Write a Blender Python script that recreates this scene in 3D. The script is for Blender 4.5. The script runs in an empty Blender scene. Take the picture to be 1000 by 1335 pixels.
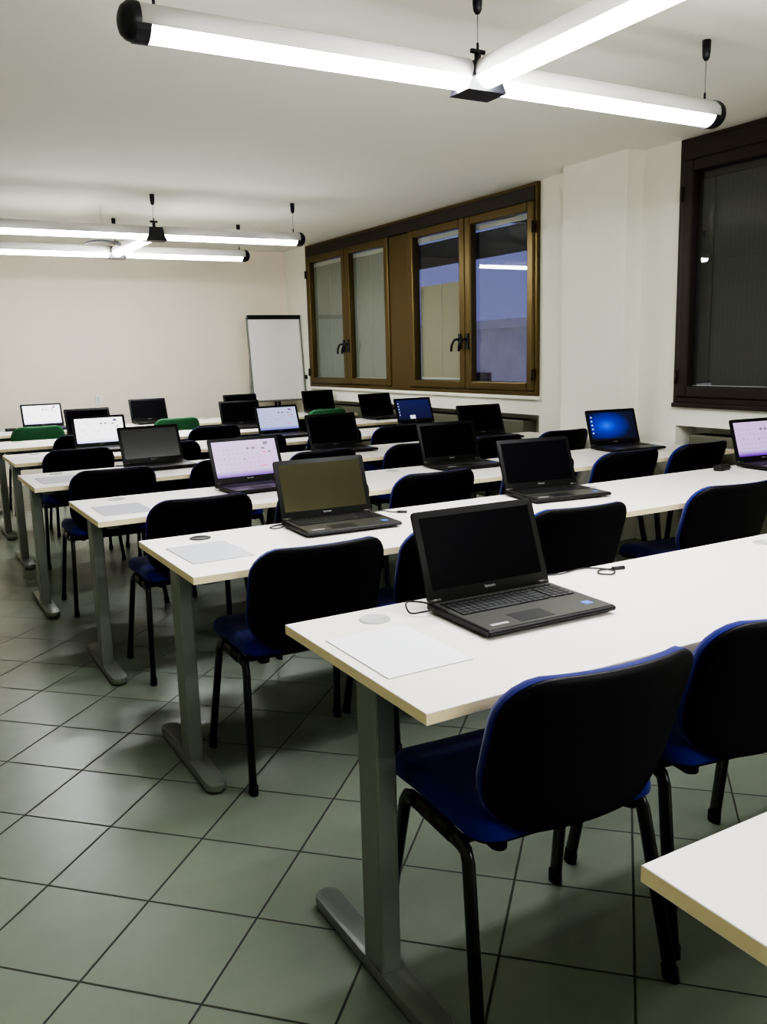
import bpy, bmesh, math, random
from mathutils import Vector, Matrix
random.seed(7)
C = bpy.context.scene.collection
PI = math.pi

# ------------------------------------------------------------------ materials
def new_mat(name):
    m = bpy.data.materials.new(name); m.use_nodes = True
    nt = m.node_tree
    b = nt.nodes['Principled BSDF']
    return m, nt, b

def mat(name, col, rough=0.5, metal=0.0, spec=0.5, noise=0.0, scale=40.0, bump=0.0, sheen=0.0):
    m, nt, b = new_mat(name)
    b.inputs['Base Color'].default_value = (*col, 1)
    b.inputs['Roughness'].default_value = rough
    b.inputs['Metallic'].default_value = metal
    b.inputs['Specular IOR Level'].default_value = spec
    if sheen:
        b.inputs['Sheen Weight'].default_value = sheen
    if noise or bump:
        tc = nt.nodes.new('ShaderNodeTexCoord')
        n = nt.nodes.new('ShaderNodeTexNoise'); n.inputs['Scale'].default_value = scale
        n.inputs['Detail'].default_value = 4
        nt.links.new(tc.outputs['Object'], n.inputs['Vector'])
        if noise:
            r = nt.nodes.new('ShaderNodeMixRGB'); r.blend_type = 'MIX'
            r.inputs[1].default_value = (*[c * (1 - noise) for c in col], 1)
            r.inputs[2].default_value = (*[min(1, c * (1 + noise)) for c in col], 1)
            nt.links.new(n.outputs['Fac'], r.inputs[0]); nt.links.new(r.outputs[0], b.inputs['Base Color'])
        if bump:
            bp = nt.nodes.new('ShaderNodeBump'); bp.inputs['Strength'].default_value = bump
            bp.inputs['Distance'].default_value = 0.002
            nt.links.new(n.outputs['Fac'], bp.inputs['Height']); nt.links.new(bp.outputs[0], b.inputs['Normal'])
    return m

def emis(name, col, s):
    m, nt, b = new_mat(name)
    b.inputs['Base Color'].default_value = (0.02, 0.02, 0.02, 1)
    b.inputs['Emission Color'].default_value = (*col, 1)
    b.inputs['Emission Strength'].default_value = s
    b.inputs['Roughness'].default_value = 0.35
    return m

M = {}
M['wall'] = mat('wall_paint', (0.83, 0.82, 0.715), 0.85, noise=0.02, scale=6, bump=0.08)
M['wall_back'] = mat('back_wall_paint', (0.88, 0.795, 0.675), 0.85, noise=0.02, scale=5, bump=0.08)
M['ceiling'] = mat('ceiling_paint', (0.85, 0.84, 0.745), 0.9, noise=0.015, scale=4)
M['laminate'] = mat('white_laminate', (0.82, 0.775, 0.725), 0.38, noise=0.012, scale=30)
M['edge'] = mat('laminate_edge_band', (0.82, 0.70, 0.44), 0.5)
M['desk_metal'] = mat('grey_lacquered_steel', (0.20, 0.213, 0.187), 0.36, metal=0.35, noise=0.03, scale=60)
M['grommet'] = mat('grey_grommet_plastic', (0.40, 0.41, 0.41), 0.5)
M['grommet_dark'] = mat('dark_grommet_plastic', (0.012, 0.012, 0.012), 0.5)
M['chair_black'] = mat('black_shell_plastic', (0.004, 0.0035, 0.006), 0.5, spec=0.2, bump=0.15, scale=300)
M['chair_metal'] = mat('black_oval_tube', (0.004, 0.004, 0.005), 0.3, spec=0.4)
M['blue'] = mat('blue_upholstery', (0.003, 0.008, 0.15), 0.9, spec=0.15, noise=0.25, scale=250, bump=0.4, sheen=0.2)
M['green'] = mat('green_shell_back', (0.045, 0.17, 0.075), 0.6, noise=0.1, scale=120)
M['laptop'] = mat('charcoal_laptop_plastic', (0.010, 0.010, 0.010), 0.45, spec=0.3, noise=0.1, scale=200)
M['lid'] = mat('black_laptop_lid', (0.005, 0.005, 0.005), 0.45, spec=0.25)
M['palm'] = mat('brushed_charcoal_palmrest', (0.055, 0.053, 0.047), 0.40, metal=0.4, noise=0.08, scale=90)
M['key'] = mat('black_keys', (0.012, 0.012, 0.013), 0.45)
M['screen_off'] = mat('dark_display_matte', (0.003, 0.0025, 0.004), 0.35, spec=0.06)
M['screen_gloss'] = mat('dark_display_glossy', (0.009, 0.011, 0.010), 0.22, spec=0.55)
M['screen_warm'] = mat('dark_display_reflection_tint', (0.012, 0.012, 0.007), 0.22, spec=0.55)
M['screen_warm'].node_tree.nodes['Principled BSDF'].inputs['Specular Tint'].default_value = (1, 0.86, 0.52, 1)  # golden reflection tinted into the specular colour; the display itself is dark
M['logo'] = mat('light_grey_lettering', (0.35, 0.35, 0.35), 0.5)
M['sticker'] = mat('blue_sticker', (0.06, 0.16, 0.55), 0.4)
M['sticker_grey'] = mat('silver_sticker', (0.35, 0.34, 0.33), 0.4)
M['bronze'] = mat('bronze_anodised_aluminium', (0.125, 0.090, 0.036), 0.36, metal=0.75, noise=0.05, scale=30)
M['bronze_dark'] = mat('dark_shaded_bronze', (0.036, 0.026, 0.020), 0.5, metal=0.4)  # darker copy of the bronze, weaker light on window_2 put into the colour
M['black_metal'] = mat('black_painted_metal', (0.01, 0.01, 0.011), 0.4)
M['lamp_body'] = mat('white_lamp_housing', (0.78, 0.76, 0.74), 0.5)
M['lamp_black'] = mat('black_lamp_plastic', (0.008, 0.008, 0.012), 0.4)
M['wire'] = mat('thin_steel_wire', (0.18, 0.18, 0.18), 0.4, metal=0.6)
M['paper'] = mat('white_paper', (0.80, 0.80, 0.83), 0.8)
M['paper_grey'] = mat('lilac_grey_paper', (0.56, 0.56, 0.63), 0.8)
M['paper_edge'] = mat('white_paper_stack', (0.55, 0.55, 0.58), 0.8)
M['pad'] = mat('flipchart_paper', (0.82, 0.78, 0.77), 0.8)
M['white_plastic'] = mat('white_plastic', (0.8, 0.8, 0.77), 0.4)
M['cable'] = mat('black_cable', (0.01, 0.01, 0.01), 0.5)
M['radiator'] = mat('recess_shade_radiator', (0.15, 0.15, 0.105), 0.5)  # olive tone darkened to carry the shade of the wall recess
M['slot'] = mat('dark_slots', (0.01, 0.01, 0.01), 0.7)
M['canopy'] = mat('dark_canopy_sheet', (0.06, 0.065, 0.06), 0.7)
M['render'] = mat('grey_plaster', (0.80, 0.74, 0.60), 0.9, noise=0.15, scale=2)
M['tube'] = emis('luminous_diffuser', (0.97, 0.985, 1.0), 42.0)

def floor_mat():
    m, nt, b = new_mat('green_grey_ceramic_tiles')
    N, L = nt.nodes.new, nt.links.new
    tc = N('ShaderNodeTexCoord'); sep = N('ShaderNodeSeparateXYZ'); L(tc.outputs['Object'], sep.inputs[0])
    def math_(op, a, bb=None):
        n = N('ShaderNodeMath'); n.operation = op
        for i, v in enumerate((a, bb)):
            if v is None: continue
            if isinstance(v, (int, float)): n.inputs[i].default_value = v
            else: L(v, n.inputs[i])
        return n.outputs[0]
    P = 0.3045
    s = 0.70710678
    u = math_('MULTIPLY', math_('ADD', sep.outputs[0], sep.outputs[1]), s)
    v = math_('MULTIPLY', math_('SUBTRACT', sep.outputs[1], sep.outputs[0]), s)
    u = math_('DIVIDE', math_('SUBTRACT', u, 1.8125), P); v = math_('DIVIDE', math_('SUBTRACT', v, 1.468), P)
    def edge(t):
        f = math_('FRACT', math_('ADD', t, 100.0))
        return math_('MINIMUM', f, math_('SUBTRACT', 1.0, f))
    d = math_('MINIMUM', edge(u), edge(v))
    grout = N('ShaderNodeMapRange'); grout.inputs['From Min'].default_value = 0.007; grout.inputs['From Max'].default_value = 0.014
    L(d, grout.inputs['Value'])
    cmb = N('ShaderNodeCombineXYZ'); L(math_('FLOOR', math_('ADD', u, 100.0)), cmb.inputs[0]); L(math_('FLOOR', math_('ADD', v, 100.0)), cmb.inputs[1])
    wn = N('ShaderNodeTexWhiteNoise'); wn.noise_dimensions = '2D'; L(cmb.outputs[0], wn.inputs['Vector'])
    noi = N('ShaderNodeTexNoise'); noi.inputs['Scale'].default_value = 9; noi.inputs['Detail'].default_value = 6; L(tc.outputs['Object'], noi.inputs['Vector'])
    tone = math_('ADD', math_('MULTIPLY', wn.outputs['Value'], 0.35), math_('MULTIPLY', noi.outputs['Fac'], 0.65))
    mix = N('ShaderNodeMixRGB'); mix.inputs[1].default_value = (0.155, 0.182, 0.146, 1); mix.inputs[2].default_value = (0.212, 0.236, 0.190, 1); L(tone, mix.inputs[0])
    mg = N('ShaderNodeMixRGB'); mg.inputs[1].default_value = (0.035, 0.038, 0.03, 1); L(grout.outputs[0], mg.inputs[0]); L(mix.outputs[0], mg.inputs[2])
    L(mg.outputs[0], b.inputs['Base Color'])
    rr = N('ShaderNodeMapRange'); rr.inputs['To Min'].default_value = 0.8; rr.inputs['To Max'].default_value = 0.27; L(grout.outputs[0], rr.inputs['Value'])
    L(rr.outputs[0], b.inputs['Roughness'])
    bp = N('ShaderNodeBump'); bp.inputs['Strength'].default_value = 0.5; bp.inputs['Distance'].default_value = 0.002
    L(grout.outputs[0], bp.inputs['Height']); L(bp.outputs[0], b.inputs['Normal'])
    return m
M['floor'] = floor_mat()

def glass_mat():
    m = bpy.data.materials.new('window_glass'); m.use_nodes = True; nt = m.node_tree; nt.nodes.clear()
    N, L = nt.nodes.new, nt.links.new
    o = N('ShaderNodeOutputMaterial'); mx = N('ShaderNodeMixShader'); tr = N('ShaderNodeBsdfTransparent'); gl = N('ShaderNodeBsdfGlossy'); ge = N('ShaderNodeNewGeometry'); dt = N('ShaderNodeVectorMath'); dt.operation = 'DOT_PRODUCT'
    def mth(op, a, b=None):
        n = N('ShaderNodeMath'); n.operation = op
        for i, v in enumerate((a, b)):
            if isinstance(v, (int, float)): n.inputs[i].default_value = v
            elif v is not None: L(v, n.inputs[i])
        return n.outputs[0]
    L(ge.outputs['Normal'], dt.inputs[0]); L(ge.outputs['Incoming'], dt.inputs[1])
    fac = mth('ADD', mth('MULTIPLY', mth('POWER', mth('SUBTRACT', 1.0, mth('ABSOLUTE', dt.outputs['Value'])), 5.0), 0.90), 0.08)
    tr.inputs['Color'].default_value = (0.86, 0.9, 0.9, 1); gl.inputs['Roughness'].default_value = 0.02
    L(fac, mx.inputs[0]); L(tr.outputs[0], mx.inputs[1]); L(gl.outputs[0], mx.inputs[2]); L(mx.outputs[0], o.inputs[0])
    return m
M['glass'] = glass_mat()

def blind_mat(name, c1, c2):
    m, nt, b = new_mat(name); N, L = nt.nodes.new, nt.links.new
    tc = N('ShaderNodeTexCoord'); w = N('ShaderNodeTexWave'); w.bands_direction = 'Y'; w.inputs['Scale'].default_value = 9; w.inputs['Distortion'].default_value = 1.2
    mx = N('ShaderNodeMixRGB'); mx.inputs[1].default_value = (*c1, 1); mx.inputs[2].default_value = (*c2, 1)
    L(tc.outputs['Object'], w.inputs['Vector']); L(w.outputs['Fac'], mx.inputs[0]); L(mx.outputs[0], b.inputs['Base Color']); b.inputs['Roughness'].default_value = 0.6
    return m
M['blind'] = blind_mat('grey_blind', (0.24, 0.25, 0.21), (0.28, 0.29, 0.25))
M['blind_olive'] = blind_mat('olive_blind', (0.30, 0.27, 0.17), (0.34, 0.31, 0.20))
M['blind_dark'] = blind_mat('dark_blind', (0.045, 0.042, 0.037), (0.055, 0.052, 0.046))
M['blind_rail'] = mat('pale_blind_rail', (0.55, 0.54, 0.47), 0.5)

# lit displays: gradients run over the display's own UV map
def display_mat(kind):
    m, nt, b = new_mat('display_' + kind); N, L = nt.nodes.new, nt.links.new
    uv = N('ShaderNodeUVMap'); sep = N('ShaderNodeSeparateXYZ'); L(uv.outputs[0], sep.inputs[0])
    b.inputs['Base Color'].default_value = (0.01, 0.01, 0.012, 1); b.inputs['Roughness'].default_value = 0.3
    ramp = N('ShaderNodeValToRGB'); cr = ramp.color_ramp
    if kind in ('lilac', 'white', 'pale_blue'):
        L(sep.outputs[1], ramp.inputs[0])
        top, bot = {'lilac': ((0.74, 0.52, 0.92), (0.20, 0.04, 0.55)), 'white': ((1.0, 0.98, 1.0), (0.62, 0.62, 0.95)), 'pale_blue': ((0.60, 0.66, 0.95), (0.22, 0.26, 0.80))}[kind]
        cr.elements[0].position = 0.03; cr.elements[0].color = (*bot, 1)
        cr.elements[1].position = 0.17; cr.elements[1].color = (*top, 1)
        st = {'lilac': 0.85, 'white': 1.5, 'pale_blue': 0.75}[kind]
    elif kind == 'blue':
        g = N('ShaderNodeVectorMath'); g.operation = 'DISTANCE'; L(uv.outputs[0], g.inputs[0]); g.inputs[1].default_value = (0.36, 0.52, 0)
        L(g.outputs['Value'], ramp.inputs[0])
        cr.elements[0].position = 0.0; cr.elements[0].color = (0.02, 0.12, 0.95, 1)
        cr.elements[1].position = 0.55; cr.elements[1].color = (0.003, 0.004, 0.03, 1)
        e = cr.elements.new(0.22); e.color = (0.004, 0.025, 0.42, 1)
        st = 1.0
    else:
        L(sep.outputs[1], ramp.inputs[0])
        cr.elements[0].color = (0.010, 0.012, 0.06, 1); cr.elements[1].color = (0.016, 0.02, 0.11, 1)
        st = 0.9
    L(ramp.outputs[0], b.inputs['Emission Color']); b.inputs['Emission Strength'].default_value = st
    return m
for k in ('lilac', 'white', 'pale_blue', 'blue', 'navy'): M['d_' + k] = display_mat(k)
M['icon_dark'] = emis('dark_interface_marks', (0.16, 0.10, 0.24), 1.0)
M['icon_grid'] = emis('faint_interface_lines', (0.36, 0.24, 0.60), 0.9)
M['icon_red'] = emis('red_interface_marks', (0.7, 0.12, 0.3), 1.0)
M['icon_pale'] = emis('pale_interface_marks', (0.75, 0.8, 0.95), 1.0)

# ------------------------------------------------------------------ mesh helpers
def bm_new(): return bmesh.new()

def add_box(bm, c, s, bev=0.0, seg=2, mi=0, rot=None):
    r = bmesh.ops.create_cube(bm, size=1.0)
    vs = r['verts']
    mtx = Matrix.Translation(c) @ (rot.to_4x4() if rot else Matrix()) @ Matrix.Diagonal((*s, 1))
    bmesh.ops.transform(bm, matrix=mtx, verts=vs)
    fs = set(f for v in vs for f in v.link_faces)
    for f in fs: f.material_index = mi
    if bev:
        es = list(set(e for v in vs for e in v.link_edges))
        r2 = bmesh.ops.bevel(bm, geom=es, offset=bev, segments=seg, affect='EDGES', profile=0.5)
        for f in r2['faces']: f.material_index = mi

def add_tube(bm, pts, r, seg=10, flat=None, mi=0, caps=True, side=None):
    """sweep a circle (or an oval: flat = (ra along side, rb)) along pts"""
    pts = [Vector(p) for p in pts]; rings = []
    side0 = Vector(side) if side else None
    prev = None
    for i, p in enumerate(pts):
        if i == 0: t = pts[1] - pts[0]
        elif i == len(pts) - 1: t = pts[-1] - pts[-2]
        else: t = (pts[i + 1] - p).normalized() + (p - pts[i - 1]).normalized()
        t.normalize()
        if side0: a = side0 - t * side0.dot(t)
        elif prev is None: a = Vector((0, 0, 1)).cross(t) if abs(t.z) < .9 else Vector((1, 0, 0)).cross(t)
        else: a = prev - t * prev.dot(t)
        a.normalize(); prev = a; b = t.cross(a)
        ra, rb = flat if flat else (r, r)
        rings.append([bm.verts.new(p + a * ra * math.cos(2 * PI * k / seg) + b * rb * math.sin(2 * PI * k / seg)) for k in range(seg)])
    fs = []
    for i in range(len(rings) - 1):
        for k in range(seg):
            fs.append(bm.faces.new((rings[i][k], rings[i][(k + 1) % seg], rings[i + 1][(k + 1) % seg], rings[i + 1][k])))
    if caps:
        fs.append(bm.faces.new(list(reversed(rings[0])))); fs.append(bm.faces.new(rings[-1]))
    for f in fs: f.material_index = mi; f.smooth = True
    return rings

def add_lathe(bm, prof, seg=20, origin=(0, 0, 0), mi=0):
    o = Vector(origin); rings = []
    for r, z in prof:
        if r < 1e-6: rings.append([bm.verts.new(o + Vector((0, 0, z)))])
        else: rings.append([bm.verts.new(o + Vector((r * math.cos(2 * PI * k / seg), r * math.sin(2 * PI * k / seg), z))) for k in range(seg)])
    for a, b in zip(rings, rings[1:]):
        for k in range(seg):
            k2 = (k + 1) % seg
            if len(a) == 1 and len(b) == 1: continue
            if len(a) == 1: f = bm.faces.new((a[0], b[k2], b[k]))
            elif len(b) == 1: f = bm.faces.new((a[k], a[k2], b[0]))
            else: f = bm.faces.new((a[k], a[k2], b[k2], b[k]))
            f.material_index = mi; f.smooth = True

def add_prism(bm, poly, z0, z1, mi=0, mside=None, bev=0.0):
    lo = [bm.verts.new((x, y, z0)) for x, y in poly]; hi = [bm.verts.new((x, y, z1)) for x, y in poly]
    fb = bm.faces.new(list(reversed(lo))); ft = bm.faces.new(hi); fb.material_index = ft.material_index = mi
    n = len(poly)
    for i in range(n):
        f = bm.faces.new((lo[i], lo[(i + 1) % n], hi[(i + 1) % n], hi[i])); f.material_index = mi if mside is None else mside
    if bev:
        es = list(set(list(ft.edges) + list(fb.edges)))
        bmesh.ops.bevel(bm, geom=es, offset=bev, segments=2, affect='EDGES', profile=0.5)

def rrect(x0, y0, x1, y1, r, n=5):
    out = []
    for cx, cy, a0 in ((x1 - r, y0 + r, -PI / 2), (x1 - r, y1 - r, 0), (x0 + r, y1 - r, PI / 2), (x0 + r, y0 + r, PI)):
        for k in range(n + 1):
            a = a0 + PI / 2 * k / n; out.append((cx + r * math.cos(a), cy + r * math.sin(a)))
    return out

def obj(name, bm, mats, parent=None, smooth=None):
    bmesh.ops.recalc_face_normals(bm, faces=bm.faces[:])
    me = bpy.data.meshes.new(name); bm.to_mesh(me); bm.free()
    for m in (mats if isinstance(mats, (list, tuple)) else [mats]): me.materials.append(m)
    if smooth is not None:
        me.polygons.foreach_set('use_smooth', [True] * len(me.polygons))
        me.set_sharp_from_angle(angle=math.radians(smooth))
    o = bpy.data.objects.new(name, me); C.objects.link(o)
    if parent: o.parent = parent
    return o

def tag(o, label, cat, group=None):
    o['label'] = label; o['category'] = cat
    if group: o['group'] = group
    return o

def thing(name, label, cat, loc=(0, 0, 0), rz=0.0, group=None):
    o = bpy.data.objects.new(name, None); C.objects.link(o); o.location = loc; o.rotation_euler = (0, 0, rz)
    o.empty_display_size = 0.1
    return tag(o, label, cat, group)

def struct(name, bm, mats, parent=None, smooth=None):
    o = obj(name, bm, mats, parent, smooth)
    if not parent: o['kind'] = 'structure'
    return o

def copy_tree(o, parent=None):
    c = o.copy(); C.objects.link(c)
    if parent: c.parent = parent
    for ch in list(o.children): copy_tree(ch, c)
    return c

# ------------------------------------------------------------------ room shell
XR, XL, YB, YF, ZC = 4.70, -2.2, 10.70, -3.2, 2.70
bm = bm_new(); add_box(bm, ((XR + XL) / 2, (YB + YF) / 2, -0.05), (XR - XL + 0.8, YB - YF + 0.4, 0.1)); struct('floor', bm, M['floor'])
bm = bm_new(); add_box(bm, ((XR + XL) / 2, (YB + YF) / 2, ZC + 0.06), (XR - XL + 0.8, YB - YF + 0.4, 0.12)); struct('ceiling', bm, M['ceiling'])
bm = bm_new(); add_box(bm, ((XR + XL) / 2, YB + 0.1, ZC / 2), (XR - XL + 0.8, 0.2, ZC)); struct('wall_back', bm, M['wall_back'])
bm = bm_new(); add_box(bm, (XL - 0.1, (YB + YF) / 2, ZC / 2), (0.2, YB - YF, ZC)); struct('wall_left', bm, M['wall'])
bm = bm_new(); add_box(bm, ((XR + XL) / 2, YF - 0.1, ZC / 2), (XR - XL + 0.8, 0.2, ZC)); struct('wall_front', bm, M['wall'])
# right wall with two window openings, two recesses below them and a shallow pier
W1 = (5.64, 10.00); W2 = (1.55, 4.20); WZ = (1.01, 2.69); TH = 0.32
def wbox(bm, y0, y1, z0, z1, x0=XR, x1=XR + TH): add_box(bm, ((x0 + x1) / 2, (y0 + y1) / 2, (z0 + z1) / 2), (x1 - x0, y1 - y0, z1 - z0))
bm = bm_new()
wbox(bm, YF, W2[0], 0, ZC); wbox(bm, W2[1], W1[0], 0, ZC); wbox(bm, W1[1], YB, 0, ZC)
for a, b in (W1, W2):
    wbox(bm, a, b, WZ[1], ZC)
    wbox(bm, a, b, 0.85, WZ[0])                 # lintel of the recess, under the window
    wbox(bm, a, b, 0, 0.85, XR + 0.20)          # back of the recess
    wbox(bm, a, b, 0, 0.06)
wbox(bm, 4.55, 5.20, 0, ZC, XR - 0.15, XR)
struct('wall_right', bm, M['wall'])

# ------------------------------------------------------------------ windows
def frame_yz(bm, y0, y1, z0, z1, w, x0, x1, wb=None, wt=None, bev=0.006, mi=0):
    wb = wb or w; wt = wt or w; xc, xs = (x0 + x1) / 2, x1 - x0
    add_box(bm, (xc, y0 + w / 2, (z0 + z1) / 2), (xs, w, z1 - z0), bev, mi=mi)
    add_box(bm, (xc, y1 - w / 2, (z0 + z1) / 2), (xs, w, z1 - z0), bev, mi=mi)
    add_box(bm, (xc, (y0 + y1) / 2, z0 + wb / 2), (xs * .98, y1 - y0 - 2 * w + .004, wb), bev, mi=mi)
    add_box(bm, (xc, (y0 + y1) / 2, z1 - wt / 2), (xs * .98, y1 - y0 - 2 * w + .004, wt), bev, mi=mi)

def window(name, y0, y1, leaves, mull, frame_m, sash_m, blinds, handles):
    root = bpy.data.objects.new(name, None); C.objects.link(root); root['kind'] = 'structure'
    bm = bm_new(); x0, x1 = XR - 0.03, XR + 0.10
    frame_yz(bm, y0 - .005, y1 + .005, WZ[0] - .005, WZ[1], 0.035, x0, x1, 0.04, 0.03)
    if mull: add_box(bm, ((x0 + x1) / 2, (mull[0] + mull[1]) / 2, (WZ[0] + 2.55) / 2), (x1 - x0, mull[1] - mull[0], 2.55 - WZ[0]), 0.01)
    obj('window_frame', bm, frame_m, root)
    bm = bm_new(); add_box(bm, ((x0 + x1) / 2 - .004, (y0 + y1) / 2, 2.61), (x1 - x0, y1 - y0 - .06, 0.11), 0.006); obj('header_panel', bm, M['bronze_dark'], root)
    for i, (a, b) in enumerate(leaves):
        z0, z1 = 1.045, 2.555
        bm = bm_new(); frame_yz(bm, a + .003, b - .003, z0, z1, 0.085, XR - 0.045, XR + 0.03, 0.075, 0.075, 0.012)
        s = obj('sash', bm, sash_m, root)
        bm = bm_new(); bm.faces.new([bm.verts.new((XR + .012, y, z)) for y, z in ((a + .08, z0 + .07), (b - .08, z0 + .07), (b - .08, z1 - .07), (a + .08, z1 - .07))]); obj('pane', bm, M['glass'], s)
        bk, ztop, zbot, inset = blinds[i]
        if bk:
            bm = bm_new(); add_box(bm, (XR + 0.036, (a + b) / 2, (ztop + zbot) / 2), (0.006, b - a - 2 * inset, ztop - zbot))
            bl = obj('blind', bm, M[bk], root)
            bm = bm_new()
            add_box(bm, (XR + 0.034, (a + b) / 2, zbot + .012), (0.014, b - a - 2 * inset, 0.024), 0.004); obj('bottom_rail', bm, M['blind_rail'], bl)
            bm = bm_new()
            for f in (0.16, 0.5, 0.84): add_tube(bm, [(XR + 0.029, a + (b - a) * f, z) for z in (ztop, zbot)], 0.0022, 6)
            obj('blind_cord', bm, M['slot'] if bk == 'blind_dark' else M['blind_rail'], bl)
        bm = bm_new(); add_box(bm, (XR + 0.036, (a + b) / 2, 2.455), (0.02, b - a - .17, 0.045), 0.005)
        obj('head_rail', bm, M['blind_rail'] if bk != 'blind_dark' else M['bronze_dark'], root)
    for (y, z, d) in handles:
        bm = bm_new(); add_box(bm, (XR - 0.052, y, z), (0.016, 0.034, 0.14), 0.005)
        add_tube(bm, [(XR - 0.055, y, z + .02), (XR - 0.085, y, z + .02), (XR - 0.098, y + d * .02, z + .015), (XR - 0.10, y + d * .06, z - .03), (XR - 0.095, y + d * .075, z - .085)], 0.011, 10)
        obj('handle', bm, M['black_metal'], root)
    for y in (y0 + .03, y1 - .03):
        bm = bm_new()
        for z in (1.18, 2.35): add_tube(bm, [(XR - 0.05, y, z - .045), (XR - 0.05, y, z + .045)], 0.011, 10)
        obj('hinge', bm, M['bronze_dark'], root)
    return root
window('window_1', 5.64, 10.00, [(5.665, 6.63), (6.63, 7.60), (7.99, 8.955), (8.955, 9.975)], (7.60, 7.99), M['bronze'], M['bronze'],
       [(None, 0, 0, 0), ('blind_olive', 2.02, 1.12, 0.115), ('blind', 2.47, 1.10, 0.06), ('blind', 2.47, 1.10, 0.06)],
       [(6.58, 1.475, 1), (6.70, 1.475, 1), (8.90, 1.48, 1), (9.01, 1.48, 1)])
window('window_2', 1.55, 4.20, [(1.575, 2.87), (2.87, 4.175)], None, M['bronze_dark'], M['bronze_dark'],
       [('blind_dark', 2.505, 1.10, 0.06), ('blind_dark', 2.505, 1.10, 0.06)], [(2.82, 1.48, 1), (2.92, 1.48, -1)])
# window sills
for i, (a, b) in enumerate((W1, W2)):
    bm = bm_new(); add_box(bm, (XR - 0.012, (a + b) / 2, 0.992), (0.05, b - a + 0.03, 0.03), 0.006)
    struct('trim_%d' % (i + 1), bm, M['bronze_dark'] if i else M['wall'])

# radiators in the recesses
def radiator(y0, y1, label):
    t = thing('radiator', label, 'radiator', (XR + 0.115, (y0 + y1) / 2, 0.06)); w = y1 - y0
    bm = bm_new(); add_box(bm, (0, 0, 0.375), (0.15, w, 0.71), 0.01); obj('cover', bm, M['radiator'], t)
    bm = bm_new()
    n = int(w / 0.05)
    for k in range(n): add_box(bm, (0, -w / 2 + .04 + k * (w - .08) / max(1, n - 1), 0.7315), (0.10, 0.03, 0.004))
    obj('top_grille', bm, M['slot'], t)
    for s in (-1, 1):
        bm = bm_new(); add_box(bm, (0, s * (w / 2 - .1), 0.0125), (0.10, 0.05, 0.025)); obj('foot', bm, M['black_metal'], t)
radiator(5.9, 9.7, 'long low radiator in the wall recess under the wide bronze-framed window')
radiator(1.8, 4.12, 'low radiator in the wall recess under the dark window nearest the camera')

# ------------------------------------------------------------------ outside
bm = bm_new(); add_box(bm, (6.1, 6.8, 2.56), (0.9, 6.5, 0.07)); add_box(bm, (5.62, 6.8, 2.47), (0.06, 6.5, 0.26))
for y in (4.4, 6.6, 8.8): add_box(bm, (5.35, y, 2.56), (0.66, 0.05, 0.06))
t = tag(obj('canopy', bm, M['canopy']), 'dark flat canopy hanging outside beyond the bronze-framed window', 'canopy')
t = thing('building', 'grey building across the street seen through the bluish window pane', 'building', (17, 20, -6))
bm = bm_new(); add_box(bm, (0, 0, 3.95), (8, 34, 7.9)); obj('wall', bm, M['render'], t)
bm = bm_new(); add_box(bm, (0, 0, 8.0), (8.5, 34.5, 0.2)); obj('roof', bm, M['render'], t)
for k in range(8):
    bm = bm_new(); add_box(bm, (-4.02, -14 + 4 * k, 6.1), (0.06, 1.2, 1.5)); obj('window', bm, M['slot'], t)

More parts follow.
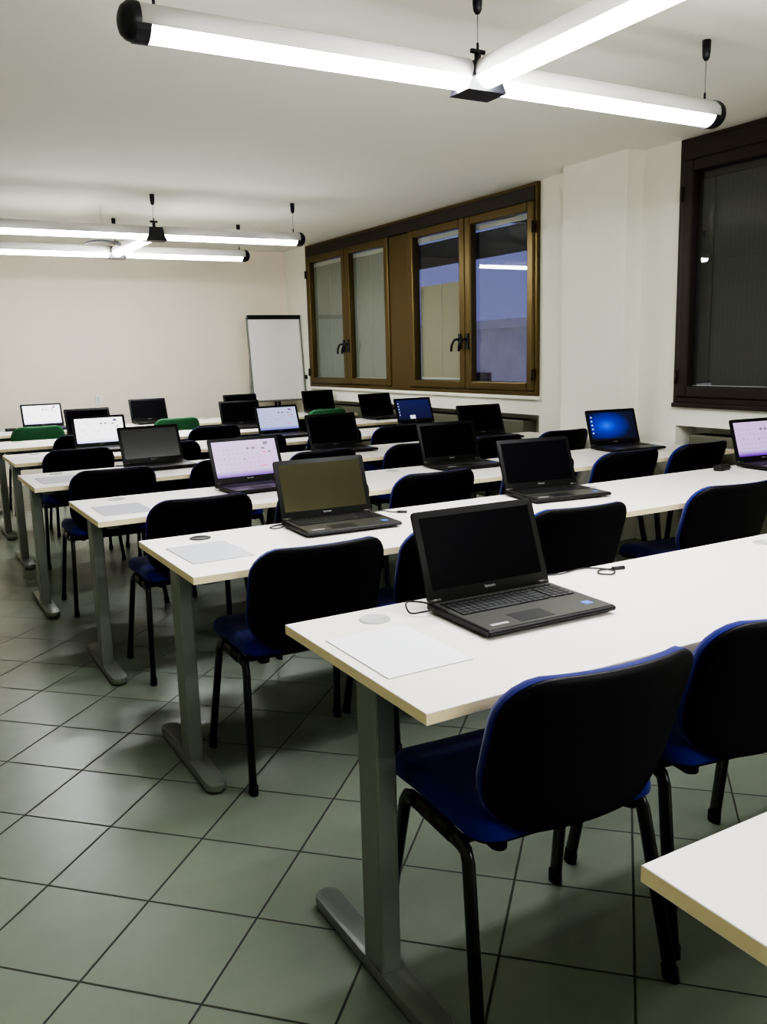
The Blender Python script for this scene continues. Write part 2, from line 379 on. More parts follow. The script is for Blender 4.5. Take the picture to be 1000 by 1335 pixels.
# ------------------------------------------------------------------ suspended lights
ZT = 2.40; RT = 0.056
def luminaire(label, ya, yb, xc=2.08, xl=0.79, xr=3.375):
    t = thing('suspended_light', label, 'ceiling light', (xc, ya, ZT))
    L = lambda x, y, z=0.0: (x - xc, y - ya, z)
    def arm(p0, p1):
        p0, p1 = Vector(p0), Vector(p1); d = (p1 - p0).normalized(); s = Vector((0, 0, 1)).cross(d)
        nseg = 24; a0 = math.radians(199); a1 = math.radians(341)      # luminous lower sector
        def shell(b0, b1, n, r, m, name, parent):
            bm = bm_new(); rings = []
            for p in (p0, p1): rings.append([bm.verts.new(p + s * r * math.cos(b0 + (b1 - b0) * k / n) + Vector((0, 0, r * math.sin(b0 + (b1 - b0) * k / n)))) for k in range(n + 1)])
            for k in range(n):
                f = bm.faces.new((rings[0][k], rings[0][k + 1], rings[1][k + 1], rings[1][k])); f.smooth = True
            for rg in rings: bm.faces.new(rg)
            return obj(name, bm, m, parent)
        h = shell(a1 - 2 * PI, a0, 18, RT, M['lamp_body'], 'housing', t)
        shell(a0, a1, 8, RT * 0.98, M['tube'], 'diffuser', h)
    def cap(x, y, sx):
        bm = bm_new(); prof = [(RT * 1.05, -0.015), (RT * 1.06, 0.0), (RT * 0.98, 0.018), (RT * 0.75, 0.034), (RT * .4, 0.042), (0, 0.044)]
        add_lathe(bm, prof, 24); bmesh.ops.transform(bm, matrix=Matrix.Translation(L(x, y)) @ Matrix.Rotation(sx * PI / 2, 4, 'Y'), verts=bm.verts[:])
        # lower lip clasping the diffuser
        bm2 = bm
        for k in range(9):
            a = math.radians(205 + 130 * k / 8)
            add_box(bm2, Vector(L(x - sx * 0.022, y)) + Vector((0, math.cos(a), math.sin(a))) * RT * 1.02, (0.045, 0.017, 0.006), rot=Matrix.Rotation(a - PI / 2, 3, 'X'))
        obj('end_cap', bm, M['lamp_black'], t)
    def hanger(x, y, zb):
        bm = bm_new(); add_lathe(bm, [(0, -.085), (.009, -.082), (.0155, -.07), (.018, -.05), (.019, 0), (0, 0)], 16, L(x, y, ZC - ZT)); cn = obj('ceiling_cup', bm, M['lamp_black'], t)
        bm = bm_new(); add_tube(bm, [L(x, y, ZC - ZT - .08), L(x, y, zb)], 0.0016, 6); obj('suspension_wire', bm, M['wire'], t)
        bm = bm_new(); add_tube(bm, [L(x, y, zb - .004), L(x, y, zb + .028)], 0.005, 10); obj('wire_clip', bm, M['lamp_black'], t)
    def node(y, sgn):
        bm = bm_new()
        # trapezoid saddle across the joint, open upwards
        for hw, z0, z1 in ((0.075, -0.066, -0.05),):
            v = [(-.088, -.066), (.088, -.066), (.062, -.012), (.052, .040), (-.052, .040), (-.062, -.012)]
            for sy in (-1,):
                lo = [bm.verts.new(Vector(L(xc, y)) + Vector((px, -.062, pz))) for px, pz in v]; hi = [bm.verts.new(Vector(L(xc, y)) + Vector((px, .062, pz))) for px, pz in v]
                bm.faces.new(lo); bm.faces.new(hi)
                for i in range(6): bm.faces.new((lo[i], lo[(i + 1) % 6], hi[(i + 1) % 6], hi[i]))
        add_tube(bm, [L(xc, y, .015), L(xc, y, .085)], 0.013, 12); add_tube(bm, [L(xc - .03, y, .088), L(xc + .03, y, .088)], 0.009, 8)
        obj('junction', bm, M['lamp_black'], t)
    for y in (ya, yb):
        arm(L(xl, y), L(xc - .055, y)); arm(L(xc + .055, y), L(xr, y)); cap(xl, y, -1); cap(xr, y, 1)
        hanger(xl + .07, y, RT); hanger(xr - .06, y, RT); hanger(xc, y, .09); node(y, 1)
    y0, y1 = min(ya, yb), max(ya, yb); arm(L(xc, y0 + .06), L(xc, y1 - .06))
    return t
luminaire('nearest suspended tube light, white tubes joined by a black junction, above the front desks', 2.86, 1.55)
luminaire('suspended tube light behind the photographer, over the open floor', -0.92, -2.26)
luminaire('far suspended tube light hung over the rear desks near the back wall', 7.32, 8.66)

# slim dark device by the rear light
t = thing('hanging_bracket', 'thin dark arched bracket hanging left of the rear light junction', 'bracket', (1.80, 7.93, 2.368))
prof = [(-.15 + .3 * k / 16, .022 * (1 - ((-.15 + .3 * k / 16) / .15) ** 2)) for k in range(17)]
bm = bm_new()
lo = [[bm.verts.new((x, y, z)) for x, z in prof] for y in (-.03, .03)]; hi = [[bm.verts.new((x, y, z + .016)) for x, z in prof] for y in (-.03, .03)]
for k in range(16):
    for q in (lo, hi): bm.faces.new((q[0][k], q[0][k + 1], q[1][k + 1], q[1][k]))
    for e in (0, 1): bm.faces.new((lo[e][k], lo[e][k + 1], hi[e][k + 1], hi[e][k]))
for k in (0, 16): bm.faces.new((lo[0][k], lo[1][k], hi[1][k], hi[0][k]))
obj('arched_plate', bm, M['lamp_black'], t, 40)
for sx in (0,):
    bm = bm_new(); add_tube(bm, [(sx * .08, 0, .03), (sx * .08, 0, .332)], .0012, 6); obj('suspension_wire', bm, M['wire'], t)

# ------------------------------------------------------------------ desks
TZ, TT = 0.73, 0.025
ROWX = {0: .784, 1: .810, 2: .766, 3: .725, 4: .655, 5: .72, 6: .75, 7: .80}
ROWY = {0: .733, 1: 1.94, 2: 3.19, 3: 4.335, 4: 5.563, 5: 6.87, 6: 8.02, 7: 9.40}
D = 0.652; XEND = 4.66
JOINT = {0: 2.72, 1: 2.72, 2: 2.68, 3: 2.675, 4: 2.675, 5: 2.73, 6: 2.79, 7: 2.87}
ORD = ['', 'first', 'second', 'third', 'fourth', 'fifth', 'sixth', 'seventh']
def row_name(r): return {1: 'front desk row'}.get(r, ORD[r] + ' desk row from front')

def make_desk(label, TW):
    t = thing('training_desk', label, 'desk')                            # origin: far left corner on the floor
    bm = bm_new(); add_prism(bm, [(0, -D), (TW, -D), (TW, 0), (0, 0)], TZ - TT, TZ, 0, 1, bev=0.0018); obj('tabletop', bm, [M['laminate'], M['edge']], t)
    for x in (0.008, TW - 0.008 - 0.066):
        bm = bm_new(); add_box(bm, (x + .028, -D / 2 - .065, (TZ - TT + .03) / 2 + .0), (0.05, 0.085, TZ - TT - .03), 0.006); lg = obj('leg', bm, M['desk_metal'], t)
        bm = bm_new(); add_prism(bm, rrect(x, -.645, x + .066, -.072, .03), 0.006, 0.034, bev=0.006); f = obj('foot', bm, M['desk_metal'], lg, 40)
        bm = bm_new(); add_box(bm, (x + .035, -.13, .004), (.03, .03, .007)); add_box(bm, (x + .035, -.59, .004), (.03, .03, .007)); obj('levelling_pad', bm, M['slot'], lg)
        bm = bm_new(); add_box(bm, (x + (.075 if x < 1 else -.009), -D / 2, TZ - TT - .0155), (0.05, 0.46, 0.03), 0.004); obj('top_bracket', bm, M['desk_metal'], t)
    bm = bm_new(); add_box(bm, (TW / 2, -D / 2 + .03, TZ - TT - .03), (TW - .2, 0.04, 0.05), 0.004); obj('crossbar', bm, M['desk_metal'], t)
    for x in (0.205, TW - 0.205):
        bm = bm_new(); add_lathe(bm, [(.0, TZ + .0012), (.030, TZ + .0012), (.032, TZ + .003), (.038, TZ + .003), (.040, TZ + .0005), (.040, TZ - .012), (0, TZ - .012)], 28, (x, -.092, 0)); obj('grommet', bm, M['grommet'], t)
    return t
for r in range(8):
    cols = (0,) if r in (0, 1) else (0, 1)
    for c in cols:
        side = 'aisle-side' if c == 0 else 'window-side'
        lab = ('white desk cropped at the photo bottom, nearest the camera' if r == 0 else 'white desk on T-legs, %s half of the %s' % (side, row_name(r)))
        xa, xb = (ROWX[r], JOINT[r]) if c == 0 else (JOINT[r] + .002, 4.54 if r == 4 else XEND)
        o = make_desk(lab, xb - xa); o['group'] = 'training desks in rows'; o.location = (xa, ROWY[r], 0)
        if r in (2, 3):
            for ch in o.children:
                if ch.name.startswith('grommet') and r == 2 and c == 0:
                    ch.data = ch.data.copy(); ch.data.materials[0] = M['grommet_dark']

# ------------------------------------------------------------------ chairs
def width_fn(t, h, W, rt, rb):
    if t > h - rt: d = t - (h - rt); return W - rt + math.sqrt(max(0, rt * rt - d * d))
    if t < rb: d = rb - t; return W - rb + math.sqrt(max(0, rb * rb - d * d))
    return W
def panel(h, W, rt, rb, place, thick, puff, nx=14, side=1):
    """rounded panel: place(x, t, off) -> point; off runs from 0 (inner) to thick, with a puffed face"""
    ts = [0, .004]
    for k in range(1, 7): ts.append(rb * (1 - math.cos(PI / 2 * k / 6)))
    for k in range(1, 5): ts.append(rb + (h - rt - rb) * k / 4)
    for k in range(1, 7): ts.append(h - rt + rt * math.sin(PI / 2 * k / 6))
    ts = sorted(set(round(t, 5) for t in ts)); ts[-1] = h
    bm = bm_new(); F, B = [], []
    for t in ts:
        w = width_fn(min(max(t, 1e-5), h - 1e-5), h, W, rt, rb); fr, br = [], []
        for k in range(nx + 1):
            s = -math.cos(PI * k / nx); x = w * s
            dx = w - abs(x); dt = min(t, h - t)
            e = min(1, min(dx, dt) / 0.03); e = math.sqrt(max(0, 1 - (1 - e) ** 2))
            fr.append(bm.verts.new(place(x, t, side * (thick * (.35 + .65 * e) + puff * e)))); br.append(bm.verts.new(place(x, t, 0)))
        F.append(fr); B.append(br)
    n, m = len(ts), nx + 1
    for i in range(n - 1):
        for k in range(m - 1):
            bm.faces.new((F[i][k], F[i][k + 1], F[i + 1][k + 1], F[i + 1][k])); bm.faces.new((B[i][k], B[i + 1][k], B[i + 1][k + 1], B[i][k + 1]))
    for i in range(n - 1):
        bm.faces.new((F[i][0], F[i + 1][0], B[i + 1][0], B[i][0])); bm.faces.new((F[i][-1], B[i][-1], B[i + 1][-1], F[i + 1][-1]))
    for k in range(m - 1):
        bm.faces.new((F[0][k], B[0][k], B[0][k + 1], F[0][k + 1])); bm.faces.new((F[-1][k], F[-1][k + 1], B[-1][k + 1], B[-1][k]))
    for f in bm.faces: f.smooth = True
    return bm

def make_chair(label, fabric, shell):
    t = thing('office_chair', label, 'chair')
    BH, BW = 0.36, 0.235
    def back_pt(x, s, off):
        y = -0.205 - 0.085 * (s / BH) - 0.03 * (s / BH) ** 2 + 0.055 * (x / BW) ** 2
        return Vector((x, y + off, 0.455 + s))
    b = obj('backrest', panel(BH, BW - .004, .09, .14, lambda x, s, o: back_pt(x, s, o - .004), 0.014, 0.004, side=-1), shell, t, 60)
    obj('back_cushion', panel(BH, BW, .092, .14, lambda x, s, o: back_pt(x, s, o - .003), 0.026, 0.012, side=1), fabric, b, 60)
    SD, SW = 0.43, 0.232
    def seat_pt(x, s, off):
        yy = -0.185 + s; zz = 0.448 - 0.030 * max(0, (s - .30) / .13) ** 2 - .012 * (1 - (x / SW) ** 2) * (1 - abs(s - .2) / .25)
        return Vector((x, yy, zz + off))
    st = obj('seat', panel(SD, SW, .07, .06, seat_pt, 0.034, 0.014, side=1), fabric, t, 60)
    obj('seat_shell', panel(SD - .02, SW - .008, .07, .06, lambda x, s, o: seat_pt(x, s + .01, o) - Vector((0, 0, .001)), 0.014, 0.006, side=-1), M['chair_black'], st, 60)
    for sx in (-1, 1):
        xt, xb = sx * .224, sx * .251
        fl = (0.018, 0.0095)
        front = [(xt, .06, .414), (xt, .105, .413), (xt, .128, .404), (xt * 1.01, .140, .385), (xb, .208, .012)]
        rear = [(xt, -.06, .414), (xt, -.098, .413), (xt, -.121, .404), (xt * 1.01, -.133, .385), (xb, -.208, .012)]
        for p in (front, rear):
            bm = bm_new(); add_tube(bm, p, 0, 12, flat=(0.0115, 0.020), side=(1, 0, 0)); lg = obj('leg', bm, M['chair_metal'], t)
            q = p[-1]; bm = bm_new(); add_tube(bm, [(q[0] - sx * .0025, q[1] * .99, .03), (q[0], q[1] * 1.005, .0)], 0, 12, flat=(0.014, 0.0225), side=(1, 0, 0)); obj('foot_cap', bm, M['chair_black'], lg)
        bm = bm_new(); add_tube(bm, [(xt, -.062, .414), (xt, .062, .414)], 0, 12, flat=(0.0125, 0.021), side=(1, 0, 0)); obj('side_rail', bm, M['chair_metal'], t)
        bm = bm_new(); add_tube(bm, [(sx * .17, .02, .415), (sx * .17, -.15, .415), (sx * .17, -.165, .42), (sx * .17, -.166, .46), (sx * .17, -.184, .54), (sx * .17, -.214, .64)], 0, 12, flat=(0.014, 0.007), side=(1, 0, 0)); obj('back_upright', bm, M['chair_metal'], t)
    for y in (-.09, .09):
        bm = bm_new(); add_tube(bm, [(-.224, y, .412), (.224, y, .412)], 0, 10, flat=(.012, .010), side=(0, 1, 0)); obj('seat_crossbar', bm, M['chair_metal'], t)
    return t
CH = {1: (1.42, [1.145, 1.722]), 2: (2.69, [1.155, 1.70, 2.245, 3.12]), 3: (3.85, [1.14, 1.73, 2.34, 3.01, 3.64, 4.245]),
      4: (5.09, [1.06, 1.74, 2.34, 3.01, 3.64, 4.25]), 5: (6.36, [1.12, 1.74, 2.40, 3.06, 3.62]), 6: (7.52, [1.38, 1.92, 2.47, 3.12])}
YAW = {(1, 0): -3.5, (1, 1): -8, (2, 0): -1, (2, 2): -5, (2, 3): -6}
p_chair = None
for r, (y, xs) in CH.items():
    for i, x in enumerate(xs):
        lab = 'black chair with blue seat, %s from aisle, %s' % (ORD[i + 1], row_name(r))
        if p_chair is None: o = p_chair = make_chair(lab, M['blue'], M['chair_black'])
        else: o = copy_tree(p_chair)
        o['label'] = lab; o['group'] = 'blue and black chairs at the desks'
        o.location = (x, y + (0 if r < 3 else random.uniform(-.02, .02)), 0)
        o.rotation_euler = (0, 0, math.radians(YAW.get((r, i), random.uniform(-2, 1.5))))
g_chair = None
for lab, x in (('green-backed chair nearest the aisle, before the white-screened laptop at the rear', 1.22),
               ('green-backed chair in the middle of the rear desk row', 2.52),
               ('green-backed chair nearest the windows in the rear desk row', 4.18)):
    if g_chair is None: o = g_chair = make_chair(lab, M['green'], M['green'])
    else: o = copy_tree(g_chair)
    o['label'] = lab; o['group'] = 'green chairs at the rear desks'; o.location = (x, 8.80, 0)

# ------------------------------------------------------------------ laptops
LW, LD, LH = 0.390, 0.276, 0.238
TILT = math.radians(20)
def text_mesh(name, s, size, m, parent, mtx):
    cu = bpy.data.curves.new(name, 'FONT'); cu.body = s; cu.size = size; cu.align_x = 'CENTER'; cu.align_y = 'CENTER'; cu.fill_mode = 'FRONT'; cu.resolution_u = 2
    tmp = bpy.data.objects.new('tmp', cu); C.objects.link(tmp)
    dg = bpy.context.evaluated_depsgraph_get(); me = bpy.data.meshes.new_from_object(tmp.evaluated_get(dg))
    bpy.data.objects.remove(tmp); bpy.data.curves.remove(cu)
    me.transform(mtx); me.materials.clear(); me.materials.append(m)
    o = bpy.data.objects.new(name, me); C.objects.link(o); o.parent = parent; return o

def screen_mesh(kind):
    bm = bm_new(); uvl = bm.loops.layers.uv.new('UVMap')
    w, h0, h1 = LW / 2 - .018, .030, LH - .018
    def quad(x0, x1, z0, z1, y, mi):
        f = bm.faces.new([bm.verts.new(p) for p in ((x0, y, z0), (x1, y, z0), (x1, y, z1), (x0, y, z1))]); f.material_index = mi
        for lp in f.loops:
            c = lp.vert.co; lp[uvl].uv = ((c.x + w) / (2 * w), (c.z - h0) / (h1 - h0))
    quad(-w, w, h0, h1, -.0105, 0)
    U = lambda u: -w + 2 * w * u
    V = lambda v: h0 + (h1 - h0) * v
    if kind in ('lilac', 'pale_blue', 'white'):
        g = kind == 'white'
        for i in range(9):
            for j in range(5):
                if g and (i + j) % 3: continue
                u = .07 + .075 * i; v = .22 + .135 * j
                quad(U(u), U(u + .03), V(v), V(v + .016), -.0108, 1)
        for u, v, du, dv, mi in ((.52, .74, .045, .06, 2), (.61, .74, .045, .06, 2), (.80, .84, .07, .09, 2), (.76, .72, .05, .05, 2), (.78, .60, .035, .05, 3), (.86, .61, .035, .05, 2), (.70, .24, .11, .025, 3), (.45, .45, .03, .03, 2), (.15, .52, .025, .03, 1)):
            if g and mi == 3: continue
            quad(U(u), U(u + du), V(v), V(v + dv), -.0109, mi)
    if kind in ('blue', 'navy'):
        for j in range(5): quad(U(.03), U(.06), V(.25 + .14 * j), V(.30 + .14 * j), -.0108, 1)
        quad(U(0), U(1), V(0), V(.05), -.0107, 2)
    if kind == 'navy': quad(U(.34), U(.50), V(.06), V(.24), -.0109, 1)
    return bm
DISPLAY = {'lilac': ['d_lilac', 'icon_grid', 'icon_dark', 'icon_red'], 'pale_blue': ['d_pale_blue', 'icon_grid', 'icon_dark', 'icon_red'], 'white': ['d_white', 'icon_grid', 'icon_dark', 'icon_red'],
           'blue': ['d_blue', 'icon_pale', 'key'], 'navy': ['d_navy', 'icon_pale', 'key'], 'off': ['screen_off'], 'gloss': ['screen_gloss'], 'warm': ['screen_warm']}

def make_laptop(label):
    t = thing('laptop', label, 'laptop')                                   # origin: middle of the hinge line on the desk, front towards -Y
    bm = bm_new()
    # body: thin at the front, with feet
    prof = [(.0, .006), (.0, .024), (-LD + .006, .021), (-LD, .016), (-LD + .004, .007)]
    vs = []
    for x in (-LW / 2, LW / 2): vs.append([bm.verts.new((x, y, z)) for y, z in prof])
    bm.faces.new(vs[0]); bm.faces.new(vs[1])
    for i in range(5): bm.faces.new((vs[0][i], vs[0][(i + 1) % 5], vs[1][(i + 1) % 5], vs[1][i]))
    bmesh.ops.bevel(bm, geom=bm.edges[:], offset=.0025, segments=2, affect='EDGES')
    for x in (-.15, .15):
        for y in (-.03, -.235): add_box(bm, (x, y, .0035), (.03, .012, .0065))
    base = obj('base', bm, M['laptop'], t)
    sl = math.atan2(.003, LD - .006)
    top = lambda y: .024 + y * .003 / (LD - .006)
    def deck(x0, x1, y0, y1, h): # thin slab lying on the sloping deck
        return (Vector(((x0 + x1) / 2, (y0 + y1) / 2, top((y0 + y1) / 2) + h / 2)), (x1 - x0, y1 - y0, h), Matrix.Rotation(sl, 3, 'X'))
    bm = bm_new(); c, s, ro = deck(-LW / 2 + .006, LW / 2 - .006, -LD + .009, -.018, .0012); add_box(bm, c, s, rot=ro); obj('palm_rest', bm, M['palm'], base)
    bm = bm_new()
    for j in range(6):
        y = -.034 - j * .0182; n = 19; pitch = (LW - .045) / n
        k = 0
        while k < n:
            span = 1
            if j == 5 and k == 4: span = 6
            if j in (2, 3, 4) and k == 13: span = 2
            gap = .006 if k >= 15 else 0
            x0 = -LW / 2 + .020 + k * pitch + gap
            c, s, ro = deck(x0, x0 + pitch * span - .003, y - (.0155 if j else .010), y, .0028); add_box(bm, c + Vector((0, 0, .0011)), s, rot=ro)
            k += span
    obj('keyboard', bm, M['key'], base)
    bm = bm_new(); c, s, ro = deck(-.085, .015, -LD + .022, -LD + .085, .0006); add_box(bm, c + Vector((0, 0, .0012)), s, rot=ro); obj('touchpad', bm, M['laptop'], base)
    bm = bm_new(); c, s, ro = deck(.135, .160, -LD + .045, -LD + .07, .0004); add_box(bm, c + Vector((0, 0, .0013)), s, rot=ro); obj('sticker', bm, M['sticker'], base)['label'] = 'small blue sticker'
    bm = bm_new(); c, s, ro = deck(-.165, -.115, -LD + .03, -LD + .042, .0004); add_box(bm, c + Vector((0, 0, .0013)), s, rot=ro); obj('sticker', bm, M['sticker_grey'], base)['label'] = 'silver strip sticker'
    # lid
    bm = bm_new(); add_prism(bm, rrect(-LW / 2, .001, LW / 2, LH, .008), 0, .009, bev=.002)
    rotm = Matrix.Translation((0, -.001, 0.0)) @ Matrix.Rotation(PI / 2, 4, 'X')
    bmesh.ops.transform(bm, matrix=rotm, verts=bm.verts[:])                # now stands in XZ, thickness towards -Y
    lid = obj('lid', bm, M['lid'], t, 40)
    lid.location = (0, -.003, .0215); lid.rotation_euler = (-TILT, 0, 0)
    obj('screen', screen_mesh('off'), [M['screen_off']], lid)
    text_mesh('logo', 'lenovo', .0125, M['logo'], lid, Matrix.Translation((0, -.0106, .019)) @ Matrix.Rotation(PI / 2, 4, 'X'))
    for sx in (-1, 1):
        bm = bm_new(); add_tube(bm, [(sx * .175 - .018, -.008, .027), (sx * .175 + .018, -.008, .027)], .006, 12); obj('hinge', bm, M['palm'], t)
    return t
SCREENS = {}
def laptop_screen(kind):
    if kind not in SCREENS:
        bm = screen_mesh(kind); me = bpy.data.meshes.new('screen_' + kind); bm.to_mesh(me); bm.free()
        for m in DISPLAY[kind]: me.materials.append(M[m])
        SCREENS[kind] = me
    return SCREENS[kind]
LAP = [ # hinge x, y, turn, display, label
    (1.352, 1.825, -1.0, 'off', 'large charcoal laptop with dark screen beside white sheet on the front desk'),
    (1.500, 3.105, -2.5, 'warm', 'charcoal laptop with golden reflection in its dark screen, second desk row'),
    (2.625, 3.135, -7, 'off', 'black laptop with dark screen, second from the aisle in the second desk row'),
    (4.175, 3.11, -6, 'lilac', 'laptop with lilac calendar screen in second desk row, cut by the photo edge'),
    (1.615, 4.24, 2, 'lilac', 'laptop showing a lilac calendar screen, nearest the aisle in the third desk row'),
    (2.885, 4.255, -3, 'off', 'black laptop with dark screen in the middle of the third desk row'),
    (4.20, 4.26, -8, 'blue', 'laptop showing a glowing blue desktop wallpaper, third desk row by the windows'),
    (1.445, 5.46, 3, 'gloss', 'charcoal laptop with greenish grey blank screen, nearest the aisle in fourth desk row'),
    (2.735, 5.485, 0, 'off', 'black laptop with dark screen in the middle of the fourth desk row'),
    (4.01, 5.475, -5, 'off', 'black laptop with dark screen by the windows in the fourth desk row'),
    (1.410, 6.77, 0, 'white', 'laptop with bright white screen nearest the aisle in the fifth desk row'),
    (2.875, 6.79, 3, 'pale_blue', 'laptop with pale blue calendar screen in the middle of the fifth desk row'),
    (4.22, 6.79, 1, 'navy', 'laptop showing a navy screen with small white square, fifth desk row'),
    (1.56, 7.93, 3, 'off', 'black laptop, nearest the aisle in the sixth desk row'),
    (2.965, 7.93, -5, 'off', 'black laptop in the middle of the sixth desk row'),
    (4.455, 7.92, 4, 'off', 'black laptop by the windows in the sixth desk row'),
    (1.385, 9.30, 1, 'white', 'laptop with white screen on the rear desk, nearest the aisle'),
    (2.450, 9.29, 1, 'off', 'black laptop alone against the pale back wall on the rear desk'),
    (3.490, 9.29, -1, 'off', 'black laptop on the rear desk below the flip chart'),
    (4.440, 9.28, -4, 'off', 'black laptop on the rear desk in the window corner'),
]
p_lap = make_laptop(LAP[0][4])
for i, (x, y, a, kind, lab) in enumerate(LAP):
    o = p_lap if i == 0 else copy_tree(p_lap)
    o.location = (x, y, TZ + .0004); o.rotation_euler = (0, 0, math.radians(a)); o['label'] = lab; o['group'] = 'laptops on the desks'
    for ch in o.children:
        if ch.name.startswith('lid'):
            if i > 0: ch.rotation_euler = (-TILT + math.radians(random.uniform(-2, 2)), 0, 0)
            for g in ch.children:
                if g.name.startswith('screen'):
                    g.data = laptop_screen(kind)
                    if kind not in ('off', 'gloss', 'warm'): g['label'] = {'lilac': 'lit lilac display', 'pale_blue': 'lit pale blue display', 'white': 'lit white display', 'blue': 'lit blue display', 'navy': 'lit navy display'}[kind]

# ------------------------------------------------------------------ small things on the desks
SHEETS = [(.838, 1.475, 1.050, 1.768, 0, 'white paper sheet at the corner of the front desk'),
          (.815, 2.705, 1.030, 2.995, 2, 'pale paper sheet on the second desk row, beside the dark grommet'),
          (.778, 3.80, .990, 4.07, 0, 'pale paper sheet at the aisle end of the third desk row'),
          (.72, 5.05, .93, 5.33, 1, 'pale paper sheet at the aisle end of the fourth desk row')]
for x0, y0, x1, y1, a, lab in SHEETS:
    w, h = (x1 - x0) / 2, (y1 - y0) / 2
    bm = bm_new(); add_prism(bm, [(-w, -h), (w, -h), (w, h), (-w, h)], 0, .0022, 0, 1)
    o = tag(obj('paper_sheet', bm, [M['paper' if 'front' in lab else 'paper_grey'], M['paper_edge']]), lab, 'paper', 'paper sheets on the desks'); o.location = ((x0 + x1) / 2, (y0 + y1) / 2, TZ + .0003); o.rotation_euler = (0, 0, math.radians(a))

def cable(pts, label, plug_at_end=True, z=TZ):
    P = [Vector((x, y, z + .0045 + dz)) for x, y, dz in pts]; out = []
    for i in range(len(P) - 1):
        p0, p1, p2, p3 = P[max(0, i - 1)], P[i], P[i + 1], P[min(len(P) - 1, i + 2)]
        for k in range(6):
            s = k / 6; out.append(.5 * ((2 * p1) + (p2 - p0) * s + (2 * p0 - 5 * p1 + 4 * p2 - p3) * s * s + (3 * p1 - p0 - 3 * p2 + p3) * s ** 3))
    out.append(P[-1])
    t = thing('power_cable', label, 'cable', (0, 0, 0), group='black cables on the desks')
    bm = bm_new(); add_tube(bm, out, .0025, 8); obj('cord', bm, M['cable'], t)
    if plug_at_end:
        d = (out[-1] - out[-2]).normalized(); bm = bm_new(); add_tube(bm, [out[-1], out[-1] + d * .012, out[-1] + d * .04], .0065, 10); obj('plug', bm, M['cable'], t)
    return t
cable([(1.163, 1.79, .012), (1.13, 1.80, .008), (1.105, 1.825, .003), (1.115, 1.86, .02), (1.16, 1.872, .012), (1.20, 1.86, .0)], 'short black power cable looping from the left side of the front laptop', False)
cable([(1.64, 1.925, 0), (1.69, 1.915, 0), (1.75, 1.925, 0), (1.80, 1.915, 0), (1.835, 1.86, 0), (1.80, 1.825, 0), (1.775, 1.85, 0), (1.80, 1.88, 0), (1.845, 1.872, 0)], 'thin black cable curling on the front desk, right of the open laptop')
cable([(1.30, 3.06, .008), (1.27, 3.07, .0), (1.25, 3.10, .0), (1.29, 3.13, .0), (1.33, 3.135, 0)], 'short black cable left of the laptop with golden reflection', False)
cable([(1.715, 3.14, .0), (1.75, 3.16, 0), (1.79, 3.15, 0), (1.80, 3.11, 0), (1.82, 3.09, 0)], 'short black cable right of the laptop with golden reflection')
def adapter(x, y, a, label):
    t = thing('power_adapter', label, 'adapter', (x, y, TZ + .0003), math.radians(a), 'small black adapters on the desks')
    bm = bm_new(); add_prism(bm, rrect(-.05, -.024, .05, .024, .01), 0, .028, bev=.005); obj('body', bm, M['cable'], t, 40)
    bm = bm_new(); add_tube(bm, [(.045, 0, .012), (.07, .0, .008), (.10, .02, .004), (.12, .01, .003)], .0025, 8); obj('cord', bm, M['cable'], t)
adapter(3.83, 3.10, 10, 'small black adapter beside the lilac laptop cut by the photo edge')
adapter(1.07, 9.26, 0, 'small black adapter at the aisle end of the rear desk')
adapter(2.86, 9.28, 5, 'small black adapter on the rear desk right of the lone laptop')

# ------------------------------------------------------------------ flip chart
t = thing('flip_chart', 'white flip chart on dark easel in the far corner beside the window', 'flip chart', (4.335, 10.12, 0))
tilt = math.radians(6)
RX = Matrix.Translation((0, -.02, 0)) @ Matrix.Rotation(-tilt, 4, 'X')
def fx(bm): bmesh.ops.transform(bm, matrix=RX, verts=bm.verts[:])
bm = bm_new(); add_box(bm, (0, 0, 1.36), (0.70, 0.02, 1.04), .004); fx(bm); board = obj('board', bm, M['white_plastic'], t)
bm = bm_new(); add_box(bm, (0, -.018, 1.35), (0.655, 0.012, 0.99), .002); fx(bm); obj('paper_pad', bm, M['pad'], t)
bm = bm_new(); add_box(bm, (0, -.024, 1.872), (0.71, 0.035, 0.05), .008); fx(bm); obj('clamp_bar', bm, M['black_metal'], t)
bm = bm_new()
for s in (-1, 1): add_box(bm, (s * .352, -.004, 1.36), (0.014, 0.034, 1.04), .003)
add_box(bm, (0, -.004, .842), (0.716, 0.034, 0.014), .003); fx(bm); obj('edge_frame', bm, M['desk_metal'], t)
for s in (-1, 1):
    bm = bm_new(); add_tube(bm, [(s * .30, .215, 1.78), (s * .365, .125, .9), (s * .40, .04, .012)], .013, 10); obj('leg', bm, M['desk_metal'], t)
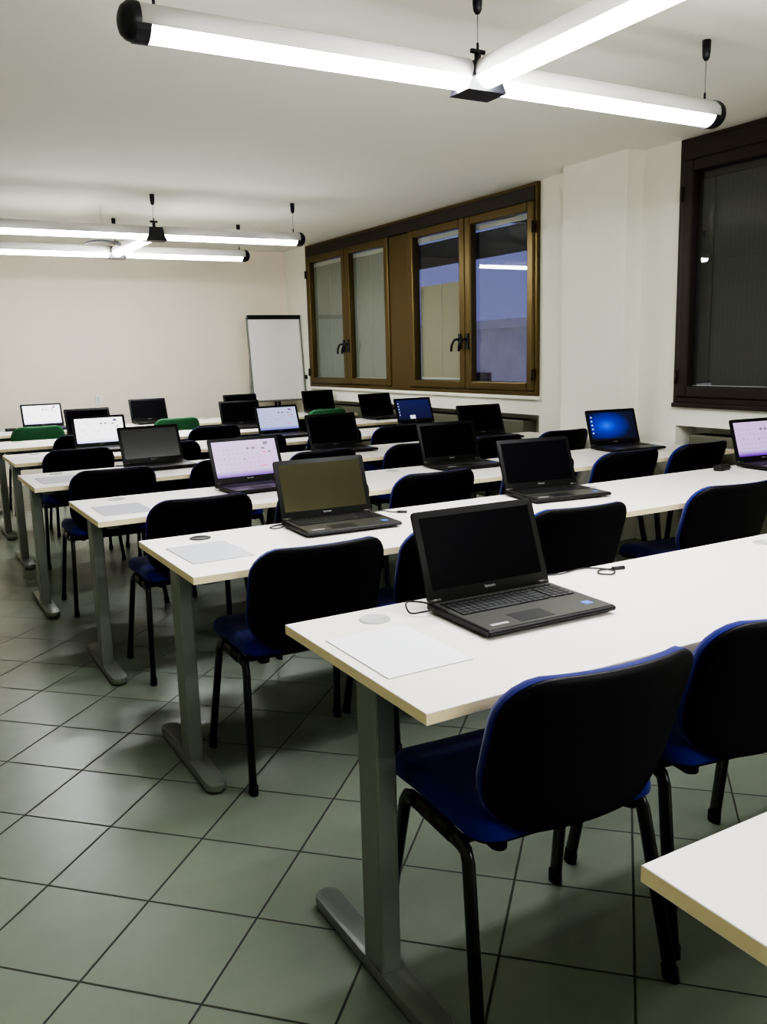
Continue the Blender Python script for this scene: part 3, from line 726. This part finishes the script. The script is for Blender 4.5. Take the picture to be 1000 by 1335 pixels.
bm = bm_new(); add_tube(bm, [(0, .185, 1.72), (0, .20, .9), (0, .24, .012)], .016, 10); obj('leg', bm, M['black_metal'], t)
bm = bm_new(); add_tube(bm, [(0, .10, .92), (0, .06, .012)], .018, 12); obj('post', bm, M['black_metal'], t)
bm = bm_new(); add_tube(bm, [(.35, .04, 1.12), (.385, .04, 1.12), (.40, .04, 1.12)], .028, 12); obj('knob', bm, M['black_metal'], t)

# wall socket on the back wall
t = thing('wall_socket', 'small white wall socket low on the back wall above the rear desk', 'socket', (2.23, YB, .93))
bm = bm_new(); add_box(bm, (0, -.006, 0), (.07, .012, .115), .004); obj('plate', bm, M['white_plastic'], t)
bm = bm_new()
for z in (-.025, 0, .025): add_tube(bm, [(0, -.0115, z), (0, -.0125, z)], .005, 10)
obj('pin_holes', bm, M['slot'], t)

# ------------------------------------------------------------------ world, camera, colour
w = bpy.data.worlds.new('dusk_sky'); bpy.context.scene.world = w; w.use_nodes = True
bg = w.node_tree.nodes['Background']; bg.inputs['Color'].default_value = (0.115, 0.125, 0.27, 1); bg.inputs['Strength'].default_value = 1.25

f = 1136.51; roll, pitch, yaw = (math.radians(a) for a in (-1.53585, 10.31718, 29.56206)); H = 1.38822
fwd = Vector((math.sin(yaw) * math.cos(pitch), math.cos(yaw) * math.cos(pitch), -math.sin(pitch)))
right = Vector((math.cos(yaw), -math.sin(yaw), 0)); up = right.cross(fwd)
r2 = math.cos(roll) * right + math.sin(roll) * up; u2 = -math.sin(roll) * right + math.cos(roll) * up
cam = bpy.data.cameras.new('camera'); co = bpy.data.objects.new('camera', cam); C.objects.link(co)
mtx = Matrix((r2, u2, -fwd)).transposed().to_4x4(); mtx.translation = (0, 0, H); co.matrix_world = mtx
cam.sensor_fit = 'HORIZONTAL'; cam.sensor_width = 36; cam.lens = 36 * f / 1000; cam.clip_start = .02
sc = bpy.context.scene; sc.camera = co
sc.view_settings.view_transform = 'AgX'; sc.view_settings.look = 'AgX - High Contrast'; sc.view_settings.exposure = 0.18; sc.view_settings.gamma = 1.0
